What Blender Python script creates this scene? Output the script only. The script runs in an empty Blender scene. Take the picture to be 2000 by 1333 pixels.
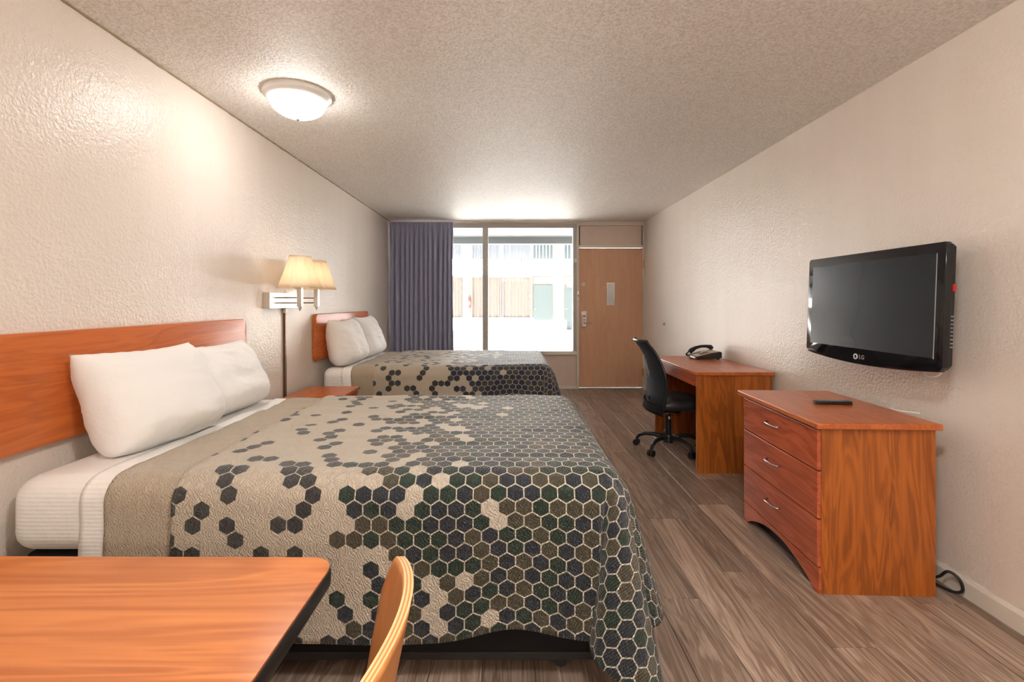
import bpy, bmesh, math, random
from mathutils import Vector, Matrix, noise
PI = math.pi
random.seed(7)
SC = bpy.context.scene
COL = SC.collection

# ------------------------------------------------------------------ camera
F = 920.0                                   # focal length in pixels of the 2000 px wide frame
cam_d = bpy.data.cameras.new('camera'); cam = bpy.data.objects.new('camera', cam_d); COL.objects.link(cam)
cam_d.sensor_fit = 'HORIZONTAL'; cam_d.sensor_width = 36.0; cam_d.lens = 36.0 * F / 2000.0
cam_d.shift_x = (1000 - 994) / 2000.0; cam_d.shift_y = -(666.5 - 590) / 2000.0
cam_d.clip_start = 0.02; cam_d.clip_end = 200
cam.location = (0, 0, 1.27); cam.rotation_euler = (PI / 2, 0, 0)
SC.camera = cam

# ------------------------------------------------------------------ sky, sun, exposure
wd = bpy.data.worlds.new('World'); SC.world = wd; wd.use_nodes = True
bg = wd.node_tree.nodes.get('Background')
bg.inputs['Color'].default_value = (0.72, 0.86, 1.0, 1); bg.inputs['Strength'].default_value = 1.8
sun_d = bpy.data.lights.new('sun', 'SUN'); sun_d.energy = 43.0; sun_d.angle = math.radians(0.6); sun_d.color = (1.0, 0.97, 0.94)
sun = bpy.data.objects.new('sun', sun_d); COL.objects.link(sun); sun.location = (-4, -10, 30)
sun.rotation_euler = Vector((0.34, 0.86, -1.0)).to_track_quat('-Z', 'Y').to_euler()
LAMP = 14.0; FILL_LAMP = 66.0; FILL_GLOBES = 40.0; BULB = 11.0                                  # glow of ceiling lamp, added fill lamp, added fill globes, sconce bulbs
SC.view_settings.view_transform = 'Standard'; SC.view_settings.look = 'None'
SC.view_settings.gamma = 1.0; SC.view_settings.use_curve_mapping = False
SC.view_settings.exposure = 1.3
SC.cycles.max_bounces = 8; SC.cycles.diffuse_bounces = 5; SC.cycles.transparent_max_bounces = 16

# ------------------------------------------------------------------ node helpers
class NT:
    def __init__(s, name):
        s.m = bpy.data.materials.new(name); s.m.use_nodes = True
        s.t = s.m.node_tree; s.b = s.t.nodes['Principled BSDF']; s.out = s.t.nodes['Material Output']
    def n(s, typ, **kw):
        nd = s.t.nodes.new(typ)
        for k, v in kw.items(): setattr(nd, k, v)
        return nd
    def link(s, a, b): s.t.links.new(a, b)
    def put(s, sock, v):
        if hasattr(v, 'is_linked') or isinstance(v, bpy.types.NodeSocket): s.link(v, sock)
        else: sock.default_value = v
    def math(s, op, a, b=None, c=None):
        nd = s.n('ShaderNodeMath', operation=op)
        s.put(nd.inputs[0], a)
        if b is not None: s.put(nd.inputs[1], b)
        if c is not None: s.put(nd.inputs[2], c)
        return nd.outputs[0]
    def mix(s, f, a, b, blend='MIX'):
        nd = s.n('ShaderNodeMix', data_type='RGBA', blend_type=blend)
        s.put(nd.inputs[0], f); s.put(nd.inputs[6], a); s.put(nd.inputs[7], b)
        return nd.outputs[2]
    def ramp(s, f, stops, interp='LINEAR'):
        nd = s.n('ShaderNodeValToRGB'); cr = nd.color_ramp; cr.interpolation = interp
        while len(cr.elements) < len(stops): cr.elements.new(0.5)
        for e, (p, c) in zip(cr.elements, stops):
            e.position = p; e.color = (*c, 1) if len(c) == 3 else c
        s.put(nd.inputs[0], f); return nd.outputs[0]
    def coord(s, which='Object', scale=(1, 1, 1), loc=None, rot=(0, 0, 0)):
        tc = s.n('ShaderNodeTexCoord'); mp = s.n('ShaderNodeMapping')
        s.link(tc.outputs[which], mp.inputs[0]); mp.inputs['Scale'].default_value = scale
        mp.inputs['Rotation'].default_value = rot
        if loc is not None: s.put(mp.inputs['Location'], loc)
        return mp.outputs[0]
    def noise(s, vec, scale, detail=2.0, rough=0.5, dist=0.0):
        nd = s.n('ShaderNodeTexNoise'); s.link(vec, nd.inputs['Vector'])
        nd.inputs['Scale'].default_value = scale; nd.inputs['Detail'].default_value = detail
        nd.inputs['Roughness'].default_value = rough; nd.inputs['Distortion'].default_value = dist
        return nd.outputs[0]
    def bump(s, h, strength=0.3, dist=0.01):
        nd = s.n('ShaderNodeBump'); s.link(h, nd.inputs['Height'])
        nd.inputs['Strength'].default_value = strength; nd.inputs['Distance'].default_value = dist
        s.link(nd.outputs[0], s.b.inputs['Normal'])
    def set(s, **kw):
        for k, v in kw.items(): s.put(s.b.inputs[k.replace('_', ' ')], v)
        return s

def plain(name, col, rough=0.5, metal=0.0, spec=0.5, var=0.06):
    k = NT(name)
    v = k.noise(k.coord(), 9.0, 3)
    k.put(k.b.inputs['Base Color'], k.mix(v, (*[c * (1 - var) for c in col], 1), (*[min(1, c * (1 + var)) for c in col], 1)))
    k.set(Roughness=rough, Metallic=metal); k.b.inputs['Specular IOR Level'].default_value = spec
    return k.m

def wood(name, dark, light, axis='X', rough=0.28, sc=1.0, spec=0.5, figure=0.5):
    k = NT(name)
    oi = k.n('ShaderNodeObjectInfo')
    off = k.n('ShaderNodeCombineXYZ'); r = k.math('MULTIPLY', oi.outputs['Random'], 17.0)
    for i in range(3): k.link(r, off.inputs[i])
    s1 = {'X': (0.9, 7, 7), 'Y': (7, 0.9, 7), 'Z': (7, 7, 0.9)}[axis]
    s2 = {'X': (2.0, 90, 90), 'Y': (90, 2.0, 90), 'Z': (90, 90, 2.0)}[axis]
    a = k.noise(k.coord(scale=[x * sc for x in s1], loc=off.outputs[0]), 1.0, 3, 0.55, 1.6)
    rings = k.math('SINE', k.math('MULTIPLY', a, 38.0))
    rings = k.math('MULTIPLY_ADD', rings, 0.5 * figure, 0.5)
    fine = k.noise(k.coord(scale=[x * sc for x in s2], loc=off.outputs[0]), 1.0, 2, 0.6)
    f = k.math('ADD', k.math('MULTIPLY', rings, 0.32), k.math('ADD', k.math('MULTIPLY', fine, 0.34), k.math('MULTIPLY', a, 0.42)))
    col = k.ramp(f, [(0.22, dark), (0.78, light)])
    k.set(Base_Color=col, Roughness=rough); k.b.inputs['Specular IOR Level'].default_value = spec
    return k.m

# ------------------------------------------------------------------ materials
def m_wall():
    k = NT('painted textured wall')
    c = k.coord()
    n1 = k.noise(c, 75, 2, 0.5, 0.3); n2 = k.noise(c, 26, 2, 0.5)
    h = k.math('ADD', k.math('MULTIPLY', n1, 0.65), k.math('MULTIPLY', n2, 0.4))
    st = k.noise(k.coord(scale=(5, 5, 0.5)), 1.0, 3, 0.6)
    col = k.mix(st, (0.70, 0.61, 0.53, 1), (0.77, 0.70, 0.635, 1))
    k.set(Base_Color=col, Roughness=0.31); k.bump(h, 0.6, 0.008); k.b.inputs['Specular IOR Level'].default_value = 0.42
    return k.m
def m_ceiling():
    k = NT('popcorn ceiling'); c = k.coord()
    n1 = k.noise(c, 85, 3, 0.6); n2 = k.noise(c, 3, 3)
    sp = k.ramp(n1, [(0.32, (0.68, 0.62, 0.55)), (0.60, (0.92, 0.885, 0.84))])
    k.set(Base_Color=k.mix(k.math('MULTIPLY', n2, 0.25), sp, (0.74, 0.68, 0.60, 1)), Roughness=0.55)
    k.bump(n1, 0.75, 0.012); return k.m
def m_plank():
    k = NT('vinyl wood plank')
    oi = k.n('ShaderNodeObjectInfo'); off = k.n('ShaderNodeCombineXYZ')
    k.link(k.math('MULTIPLY', oi.outputs['Random'], 31.0), off.inputs[0]); k.link(k.math('MULTIPLY', oi.outputs['Random'], 57.0), off.inputs[1])
    a = k.noise(k.coord(scale=(11, 0.8, 1), loc=off.outputs[0]), 1.0, 4, 0.6, 1.4)
    fine = k.noise(k.coord(scale=(120, 3.0, 1), loc=off.outputs[0]), 1.0, 3, 0.6)
    rings = k.math('MULTIPLY_ADD', k.math('SINE', k.math('MULTIPLY', a, 46.0)), 0.5, 0.5)
    f = k.math('ADD', k.math('MULTIPLY', a, 0.5), k.math('ADD', k.math('MULTIPLY', fine, 0.38), k.math('MULTIPLY', rings, 0.16)))
    col = k.ramp(f, [(0.27, (0.090, 0.054, 0.037)), (0.5, (0.255, 0.175, 0.128)), (0.73, (0.48, 0.365, 0.290))])
    tone = k.math('MULTIPLY_ADD', oi.outputs['Random'], 0.5, 0.75)
    comb = k.n('ShaderNodeCombineColor')
    for i in range(3): k.link(tone, comb.inputs[i])
    k.set(Base_Color=k.mix(1.0, col, comb.outputs[0], 'MULTIPLY'), Roughness=k.math('MULTIPLY_ADD', fine, 0.2, 0.22))
    k.bump(f, 0.12, 0.003); return k.m
def m_glass():
    k = NT('window glass'); t = k.t
    tr = k.n('ShaderNodeBsdfTransparent'); gl = k.n('ShaderNodeBsdfGlossy'); gl.inputs['Roughness'].default_value = 0.02
    lw = k.n('ShaderNodeLayerWeight'); lw.inputs['Blend'].default_value = 0.12
    mx = k.n('ShaderNodeMixShader'); k.link(k.math('MULTIPLY', lw.outputs['Fresnel'], 0.5), mx.inputs[0])
    k.link(tr.outputs[0], mx.inputs[1]); k.link(gl.outputs[0], mx.inputs[2]); k.link(mx.outputs[0], k.out.inputs[0])
    return k.m
def m_emit(name, col, strength):
    k = NT(name); k.set(Base_Color=(0.9, 0.9, 0.88, 1), Roughness=0.3)
    k.b.inputs['Emission Color'].default_value = (*col, 1); k.b.inputs['Emission Strength'].default_value = strength
    return k.m
def m_shade():
    k = NT('lampshade fabric')
    d = k.n('ShaderNodeBsdfDiffuse'); tl = k.n('ShaderNodeBsdfTranslucent'); mx = k.n('ShaderNodeMixShader')
    v = k.noise(k.coord(scale=(60, 60, 4)), 1.0, 2)
    c = k.mix(v, (0.86, 0.74, 0.57, 1), (0.93, 0.84, 0.70, 1))
    k.link(c, d.inputs[0]); k.link(c, tl.inputs[0]); mx.inputs[0].default_value = 0.5
    k.link(d.outputs[0], mx.inputs[1]); k.link(tl.outputs[0], mx.inputs[2]); k.link(mx.outputs[0], k.out.inputs[0])
    return k.m
def m_linen(name, col, stripe=True):
    k = NT(name); c = k.coord()
    w = k.noise(c, 14, 3, 0.55); f = k.noise(k.coord(scale=(400, 400, 400)), 1.0, 1)
    h = k.math('ADD', k.math('MULTIPLY', w, 1.0), k.math('MULTIPLY', f, 0.05))
    if stripe:
        wv = k.n('ShaderNodeTexWave', bands_direction='Z'); k.link(c, wv.inputs[0]); wv.inputs['Scale'].default_value = 24
        h = k.math('ADD', h, k.math('MULTIPLY', wv.outputs[1], 0.10))
    k.set(Base_Color=(*col, 1), Roughness=0.75); k.b.inputs['Sheen Weight'].default_value = 0.15
    k.bump(h, 0.28, 0.02); return k.m
PITCH = 0.0552
GROUND = (0.50, 0.425, 0.325, 1)
def quilt_bump(k, uvs):
    sx = k.n('ShaderNodeSeparateXYZ'); k.link(uvs, sx.inputs[0])
    wob = k.noise(uvs, 30, 2)
    a = k.math('SINE', k.math('ADD', k.math('MULTIPLY', sx.outputs[0], 620.0), k.math('MULTIPLY', wob, 14.0)))
    b = k.math('SINE', k.math('ADD', k.math('MULTIPLY', sx.outputs[1], 330.0), k.math('MULTIPLY', wob, 18.0)))
    h = k.math('ADD', k.math('MULTIPLY', k.math('MULTIPLY', a, b), 0.5), k.math('MULTIPLY', k.noise(uvs, 9, 3), 1.6))
    k.bump(h, 0.8, 0.006)
    return a
def m_coverlet(name, seed, shift, cols):
    k = NT(name); uv = k.n('ShaderNodeUVMap'); uv.uv_map = 'cloth'
    sp = k.n('ShaderNodeSeparateXYZ'); k.link(uv.outputs[0], sp.inputs[0])
    R3 = 3 ** 0.5
    x = k.math('MULTIPLY_ADD', sp.outputs[0], 1 / PITCH, 40.0 + shift); y = k.math('MULTIPLY_ADD', sp.outputs[1], 1 / PITCH, 60.0)
    ax = k.math('SUBTRACT', k.math('FLOORED_MODULO', x, 1.0), 0.5); ay = k.math('SUBTRACT', k.math('FLOORED_MODULO', y, R3), R3 / 2)
    bx = k.math('SUBTRACT', k.math('FLOORED_MODULO', k.math('SUBTRACT', x, 0.5), 1.0), 0.5)
    by = k.math('SUBTRACT', k.math('FLOORED_MODULO', k.math('SUBTRACT', y, R3 / 2), R3), R3 / 2)
    da = k.math('ADD', k.math('MULTIPLY', ax, ax), k.math('MULTIPLY', ay, ay)); db = k.math('ADD', k.math('MULTIPLY', bx, bx), k.math('MULTIPLY', by, by))
    sel = k.math('LESS_THAN', da, db)
    def pick(a, b): return k.math('ADD', b, k.math('MULTIPLY', sel, k.math('SUBTRACT', a, b)))
    gx, gy = pick(ax, bx), pick(ay, by)
    ix = k.math('ROUND', k.math('MULTIPLY', k.math('SUBTRACT', x, gx), 2.0)); iy = k.math('ROUND', k.math('MULTIPLY', k.math('SUBTRACT', y, gy), 2 / R3))
    agx, agy = k.math('ABSOLUTE', gx), k.math('ABSOLUTE', gy)
    dist = k.math('MAXIMUM', agx, k.math('ADD', k.math('MULTIPLY', agx, 0.5), k.math('MULTIPLY', agy, R3 / 2)))
    inside = k.math('LESS_THAN', dist, 0.462)
    cb = k.n('ShaderNodeCombineXYZ'); k.link(ix, cb.inputs[0]); k.link(iy, cb.inputs[1]); cb.inputs[2].default_value = seed
    wn = k.n('ShaderNodeTexWhiteNoise', noise_dimensions='3D'); k.link(cb.outputs[0], wn.inputs['Vector'])
    wc = k.n('ShaderNodeSeparateColor'); k.link(wn.outputs['Color'], wc.inputs[0])
    # position of the cell along the bed, 0 at the pillow end of the print, 1 at the foot
    sc = k.math('MULTIPLY', k.math('SUBTRACT', k.math('MULTIPLY', ix, 0.5), 40.0 + shift), PITCH)
    pos = k.math('DIVIDE', k.math('SUBTRACT', sc, 0.59), 2.0)
    prob = k.ramp(pos, [(0.0, (0.19,) * 3), (0.16, (0.22,) * 3), (0.27, (0.30,) * 3), (0.31, (0.64,) * 3), (0.38, (0.80,) * 3), (0.50, (0.92,) * 3), (0.56, (1.0,) * 3)])
    filled = k.math('MULTIPLY', inside, k.math('LESS_THAN', wc.outputs[0], prob))
    dense = k.ramp(wc.outputs[1], [(0.0, cols[0]), (0.36, cols[1]), (0.66, cols[2])], 'CONSTANT')
    sparse = k.ramp(wc.outputs[1], [(0.0, (0.030, 0.027, 0.026)), (0.5, (0.040, 0.038, 0.033))], 'CONSTANT')
    cell = k.mix(k.math('GREATER_THAN', pos, 0.26), sparse, dense)
    gcol = k.mix(k.math('MULTIPLY', pos, 1.0), GROUND, (0.62, 0.56, 0.47, 1))
    a = quilt_bump(k, uv.outputs[0])
    cell = k.mix(k.math('MULTIPLY_ADD', a, 0.02, 0.02), cell, (0.25, 0.25, 0.22, 1))
    k.set(Base_Color=k.mix(filled, gcol, cell), Roughness=0.52)
    k.b.inputs['Sheen Weight'].default_value = 0.22; k.b.inputs['Sheen Roughness'].default_value = 0.35
    return k.m
def m_band():
    k = NT('coverlet plain reverse'); uv = k.n('ShaderNodeUVMap'); uv.uv_map = 'cloth'
    quilt_bump(k, uv.outputs[0]); k.set(Base_Color=(0.44, 0.355, 0.25, 1), Roughness=0.6); k.b.inputs['Sheen Weight'].default_value = 0.3
    return k.m
def m_curtain():
    k = NT('slate blackout curtain'); c = k.coord()
    f = k.noise(k.coord(scale=(300, 300, 300)), 1.0, 1)
    k.set(Base_Color=k.mix(f, (0.28, 0.29, 0.41, 1), (0.42, 0.43, 0.58, 1)), Roughness=0.8); k.b.inputs['Sheen Weight'].default_value = 0.2
    return k.m
def m_mesh():
    k = NT('chair mesh fabric'); c = k.coord()
    wv = k.n('ShaderNodeTexWave', bands_direction='Z'); k.link(c, wv.inputs[0]); wv.inputs['Scale'].default_value = 120
    wy = k.n('ShaderNodeTexWave', bands_direction='Y'); k.link(c, wy.inputs[0]); wy.inputs['Scale'].default_value = 120
    hole = k.math('MULTIPLY', wv.outputs[1], wy.outputs[1])
    tr = k.n('ShaderNodeBsdfTransparent'); mx = k.n('ShaderNodeMixShader')
    k.set(Base_Color=(0.014, 0.015, 0.022, 1), Roughness=0.75); k.b.inputs['Specular IOR Level'].default_value = 0.25
    k.link(k.math('MULTIPLY', hole, 0.06), mx.inputs[0]); k.link(k.b.outputs[0], mx.inputs[1]); k.link(tr.outputs[0], mx.inputs[2]); k.link(mx.outputs[0], k.out.inputs[0])
    return k.m
def m_print(name, base, ink, sx, sz):
    k = NT(name)
    br = k.n('ShaderNodeTexBrick'); k.link(k.coord(scale=(sx, 1, sz), rot=(PI / 2, 0, 0)), br.inputs[0])
    br.inputs['Color1'].default_value = (*ink, 1); br.inputs['Color2'].default_value = (*[0.6 * a + 0.4 * b for a, b in zip(base, ink)], 1)
    br.inputs['Mortar'].default_value = (*base, 1); br.inputs['Scale'].default_value = 1.0; br.inputs['Mortar Size'].default_value = 0.12
    br.inputs['Row Height'].default_value = 0.3
    k.set(Base_Color=br.outputs[0], Roughness=0.25); return k.m
def m_concrete(name, c0, c1):
    k = NT(name); n = k.noise(k.coord(), 1.3, 6, 0.65)
    k.set(Base_Color=k.mix(n, (*c0, 1), (*c1, 1)), Roughness=0.85); return k.m

M = {}
M['wall'] = m_wall(); M['ceiling'] = m_ceiling(); M['plank'] = m_plank(); M['glass'] = m_glass()
M['cherry_x'] = wood('cherry laminate along x', (0.30, 0.062, 0.013), (0.60, 0.155, 0.034), 'X')
M['cherry_y'] = wood('cherry laminate along y', (0.33, 0.072, 0.016), (0.64, 0.175, 0.042), 'Y')
M['cherry_z'] = wood('cherry laminate along z', (0.20, 0.050, 0.008), (0.50, 0.140, 0.022), 'Z', 0.34, 1.0, 0.5, 0.9)
M['cherry_red'] = wood('cherry drawer laminate', (0.28, 0.052, 0.020), (0.60, 0.140, 0.058), 'Y', 0.26, 1.0, 0.5, 0.7)
M['table_wood'] = wood('honey cherry laminate', (0.33, 0.085, 0.018), (0.60, 0.200, 0.050), 'X', 0.24, 0.9, 0.5, 0.75)
M['ply_face'] = wood('beech plywood face', (0.46, 0.17, 0.045), (0.60, 0.26, 0.08), 'Z', 0.35)
M['black'] = plain('black plastic', (0.012, 0.012, 0.014), 0.35)
M['gloss_black'] = plain('glossy black bezel', (0.008, 0.008, 0.010), 0.07)
M['black_fabric'] = plain('black base fabric', (0.016, 0.015, 0.015), 0.9, 0.0, 0.1)
M['edge_black'] = plain('black table edging', (0.014, 0.013, 0.013), 0.35)
M['vinyl'] = plain('black vinyl seat', (0.020, 0.020, 0.024), 0.38)
M['metal'] = plain('brushed nickel', (0.62, 0.58, 0.53), 0.28, 1.0)
M['steel'] = plain('satin steel', (0.60, 0.60, 0.62), 0.22, 1.0)
M['brass'] = plain('worn brass', (0.55, 0.38, 0.16), 0.3, 1.0)
M['bronze'] = plain('bronze cord cover', (0.16, 0.10, 0.06), 0.35, 0.6)
M['screen'] = plain('dark lcd screen', (0.014, 0.016, 0.018), 0.24, 0.0, 0.3)
M['white'] = plain('white plastic', (0.78, 0.77, 0.75), 0.4)
M['white_paint'] = plain('off white trim paint', (0.70, 0.64, 0.56), 0.4)
M['frame_metal'] = plain('grey painted window frame', (0.45, 0.42, 0.39), 0.4)
M['panel_paint'] = plain('pinkish beige panel paint', (0.66, 0.53, 0.45), 0.5)
M['door'] = wood('tan door laminate', (0.55, 0.30, 0.17), (0.66, 0.385, 0.235), 'Z', 0.38, 1.0, 0.5, 0.4)
M['linen'] = m_linen('white bed linen', (0.84, 0.82, 0.79)); M['pillow'] = m_linen('white pillowcase', (0.86, 0.85, 0.83), False)
NAVY, OLIVE = (0.015, 0.020, 0.028), (0.062, 0.052, 0.030)
M['cover_a'] = m_coverlet('hexagon coverlet green', 3.0, 0.0, [(0.012, 0.028, 0.017), OLIVE, NAVY])
M['cover_b'] = m_coverlet('hexagon coverlet navy', 9.0, 0.3, [(0.013, 0.018, 0.045), (0.048, 0.047, 0.046), (0.020, 0.026, 0.046)])
M['hem'] = plain('coverlet hem binding', (0.12, 0.09, 0.06), 0.8); M['band'] = m_band(); M['curtain'] = m_curtain(); M['mesh'] = m_mesh(); M['shade'] = m_shade()
M['lamp_glass'] = m_emit('glowing opal glass', (1.0, 0.97, 0.93), LAMP)
M['fill_lamp_glass'] = m_emit('added fill lamp glass', (1.0, 0.98, 0.95), FILL_LAMP)
M['bulb'] = m_emit('glowing sconce bulb', (1.0, 0.87, 0.72), BULB)
M['globe'] = m_emit('added fill globe', (1.0, 0.91, 0.80), FILL_GLOBES)
M['tan_metal'] = plain('white enamel lamp pan', (0.72, 0.69, 0.65), 0.35)
M['red'] = plain('red enamel', (0.55, 0.02, 0.02), 0.35)
M['label'] = plain('label ink', (0.05, 0.05, 0.05), 0.6)
M['notice'] = m_print('printed notice', (0.72, 0.71, 0.70), (0.30, 0.30, 0.32), 45, 60)
M['keys'] = plain('beige phone faceplate', (0.62, 0.50, 0.38), 0.4)
M['stucco'] = m_concrete('white stucco', (0.80, 0.79, 0.77), (0.88, 0.87, 0.85))
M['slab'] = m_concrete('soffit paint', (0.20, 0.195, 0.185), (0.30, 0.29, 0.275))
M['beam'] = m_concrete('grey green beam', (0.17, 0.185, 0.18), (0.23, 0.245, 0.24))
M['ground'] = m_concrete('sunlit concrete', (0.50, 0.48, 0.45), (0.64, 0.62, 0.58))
M['teal'] = plain('darkened pale teal door paint', (0.040, 0.054, 0.055), 0.5)  # teal darkened: shade put into the colour against the strong sun
M['drape'] = plain('darkened cream drapes', (0.088, 0.076, 0.067), 0.8); M['drape2'] = plain('darkened pale grey drapes', (0.080, 0.086, 0.096), 0.8)  # shaded drapes darkened in colour to offset the strong sun
M['ext_trim'] = plain('darkened cream exterior trim', (0.135, 0.115, 0.095), 0.6)  # trim colour darkened to stand in for shade under the strong sun
M['grey'] = plain('grey grille', (0.30, 0.31, 0.32), 0.6)

# ------------------------------------------------------------------ mesh helpers
def box(bm, x0, x1, y0, y1, z0, z1, bev=0.0, seg=2):
    g = bmesh.ops.create_cube(bm, size=1.0)
    vs = g['verts']
    for v in vs: v.co = Vector((x0 + (v.co.x + .5) * (x1 - x0), y0 + (v.co.y + .5) * (y1 - y0), z0 + (v.co.z + .5) * (z1 - z0)))
    if bev > 0:
        es = list({e for v in vs for e in v.link_edges})
        bmesh.ops.bevel(bm, geom=es, offset=bev, segments=seg, affect='EDGES', profile=0.5)
    return bm
def B(*a, **k): return box(bmesh.new(), *a, **k)
def tube(bm, pts, r, n=10, caps=True):
    pts = [Vector(p) for p in pts]; rings = []
    rr = r if isinstance(r, (list, tuple)) else [r] * len(pts)
    up = None
    for i, p in enumerate(pts):
        d = (pts[min(i + 1, len(pts) - 1)] - pts[max(i - 1, 0)]).normalized()
        if up is None: up = d.orthogonal().normalized()
        up = (up - d * up.dot(d)).normalized(); sd = d.cross(up)
        rings.append([bm.verts.new(p + (up * math.cos(2 * PI * j / n) + sd * math.sin(2 * PI * j / n)) * rr[i]) for j in range(n)])
    for a, b in zip(rings, rings[1:]):
        for j in range(n): bm.faces.new((a[j], a[(j + 1) % n], b[(j + 1) % n], b[j]))
    if caps: bm.faces.new(list(reversed(rings[0]))); bm.faces.new(rings[-1])
    return bm
def T(pts, r, n=10): return tube(bmesh.new(), pts, r, n)
def spline(p, n=8):
    p = [Vector(q) for q in p]; out = []
    for i in range(len(p) - 1):
        a, b, c, d = p[max(0, i - 1)], p[i], p[i + 1], p[min(len(p) - 1, i + 2)]
        for j in range(n):
            t = j / n; out.append(.5 * (2 * b + (c - a) * t + (2 * a - 5 * b + 4 * c - d) * t * t + (3 * b - a - 3 * c + d) * t ** 3))
    return out + [p[-1]]
def lathe(prof, n=32, cx=0, cy=0, bm=None):
    bm = bm or bmesh.new(); rings = []
    for r, z in prof:
        if r < 1e-6: rings.append([bm.verts.new((cx, cy, z))])
        else: rings.append([bm.verts.new((cx + r * math.cos(2 * PI * j / n), cy + r * math.sin(2 * PI * j / n), z)) for j in range(n)])
    for a, b in zip(rings, rings[1:]):
        for j in range(n):
            k = (j + 1) % n
            if len(a) == 1: bm.faces.new((a[0], b[j], b[k]))
            elif len(b) == 1: bm.faces.new((a[j], a[k], b[0]))
            else: bm.faces.new((a[j], a[k], b[k], b[j]))
    return bm
def prism(outline, axis, a, b, bev=0.0, bm=None):
    """extrude a 2D outline along an axis; outline in the two other axes in order"""
    bm = bm or bmesh.new()
    def P(u, v, w): return {'X': (w, u, v), 'Y': (u, w, v), 'Z': (u, v, w)}[axis]
    A = [bm.verts.new(P(u, v, a)) for u, v in outline]; Bv = [bm.verts.new(P(u, v, b)) for u, v in outline]
    n = len(outline)
    fs = [bm.faces.new(A), bm.faces.new(list(reversed(Bv)))]
    for i in range(n): fs.append(bm.faces.new((A[i], Bv[i], Bv[(i + 1) % n], A[(i + 1) % n])))
    bmesh.ops.recalc_face_normals(bm, faces=fs)
    if bev > 0:
        es = [e for f in fs[:2] for e in f.edges]
        bmesh.ops.bevel(bm, geom=es, offset=bev, segments=2, affect='EDGES', profile=0.5)
    return bm
def rrect(x0, x1, y0, y1, r, n=6, corners=(1, 1, 1, 1)):
    out = []
    for (cx, cy, a0, c) in ((x1 - r, y1 - r, 0, corners[0]), (x0 + r, y1 - r, 90, corners[1]), (x0 + r, y0 + r, 180, corners[2]), (x1 - r, y0 + r, 270, corners[3])):
        if c:
            for i in range(n + 1):
                a = math.radians(a0 + 90 * i / n); out.append((cx + r * math.cos(a), cy + r * math.sin(a)))
        else:
            a = math.radians(a0 + 45); out.append((cx + r * (1 if math.cos(a) > 0 else -1), cy + r * (1 if math.sin(a) > 0 else -1)))
    return out
def grid(nu, nv, fn, uvfn=None, uvname='cloth'):
    vs = [fn(i / nu, j / nv) for i in range(nu + 1) for j in range(nv + 1)]
    fs = [(i * (nv + 1) + j, (i + 1) * (nv + 1) + j, (i + 1) * (nv + 1) + j + 1, i * (nv + 1) + j + 1) for i in range(nu) for j in range(nv)]
    me = bpy.data.meshes.new('grid'); me.from_pydata(vs, [], fs)
    if uvfn:
        uvs = [uvfn(i / nu, j / nv) for i in range(nu + 1) for j in range(nv + 1)]
        ul = me.uv_layers.new(name=uvname)
        for lp in me.loops: ul.data[lp.index].uv = uvs[lp.vertex_index]
    return me
def obj(name, shape, mat, parent=None, smooth=False, loc=None, rotz=0):
    if isinstance(shape, bmesh.types.BMesh):
        bmesh.ops.recalc_face_normals(shape, faces=shape.faces)
        me = bpy.data.meshes.new(name); shape.to_mesh(me); shape.free()
    else: me = shape
    if mat is not None and not me.materials: me.materials.append(M[mat] if isinstance(mat, str) else mat)
    o = bpy.data.objects.new(name, me); COL.objects.link(o)
    if smooth is True:
        for p in me.polygons: p.use_smooth = True
    elif smooth == 'auto':
        me.set_sharp_from_angle(angle=math.radians(38))
        for p in me.polygons: p.use_smooth = True
    if parent is not None: o.parent = parent
    if loc is not None: o.location = loc
    if rotz: o.rotation_euler.z = rotz
    return o
def tag(o, label, cat, group=None, kind=None):
    o['label'] = label; o['category'] = cat
    if group: o['group'] = group
    if kind: o['kind'] = kind
    return o
def thing(name, label, cat, loc=(0, 0, 0), rotz=0, group=None, kind=None):
    o = bpy.data.objects.new(name, None); COL.objects.link(o); o.empty_display_size = 0.1
    o.location = loc; o.rotation_euler = (0, 0, rotz)
    return tag(o, label, cat, group, kind)
def struct(name, shape, mat, label, cat, smooth=False):
    return tag(obj(name, shape, mat, None, smooth), label, cat, None, 'structure')
def shift(bm, v): bmesh.ops.translate(bm, verts=bm.verts, vec=Vector(v)); return bm
def xform(bm, m): bmesh.ops.transform(bm, verts=bm.verts, matrix=m); return bm
def thick(o, t, offset=-1.0, rim=None):
    if rim: o.data.materials.append(M[rim])
    md = o.modifiers.new('thickness', 'SOLIDIFY'); md.thickness = t; md.offset = offset; md.material_offset_rim = 1 if rim else 0; return o
def text_mesh(body, size, depth=0.0004):
    cu = bpy.data.curves.new('lettering', 'FONT'); cu.body = body; cu.size = size; cu.extrude = depth; cu.align_x = 'CENTER'; cu.align_y = 'CENTER'
    o = bpy.data.objects.new('lettering', cu); COL.objects.link(o)
    dg = bpy.context.evaluated_depsgraph_get(); me = bpy.data.meshes.new_from_object(o.evaluated_get(dg))
    bpy.data.objects.remove(o); return me

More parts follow.
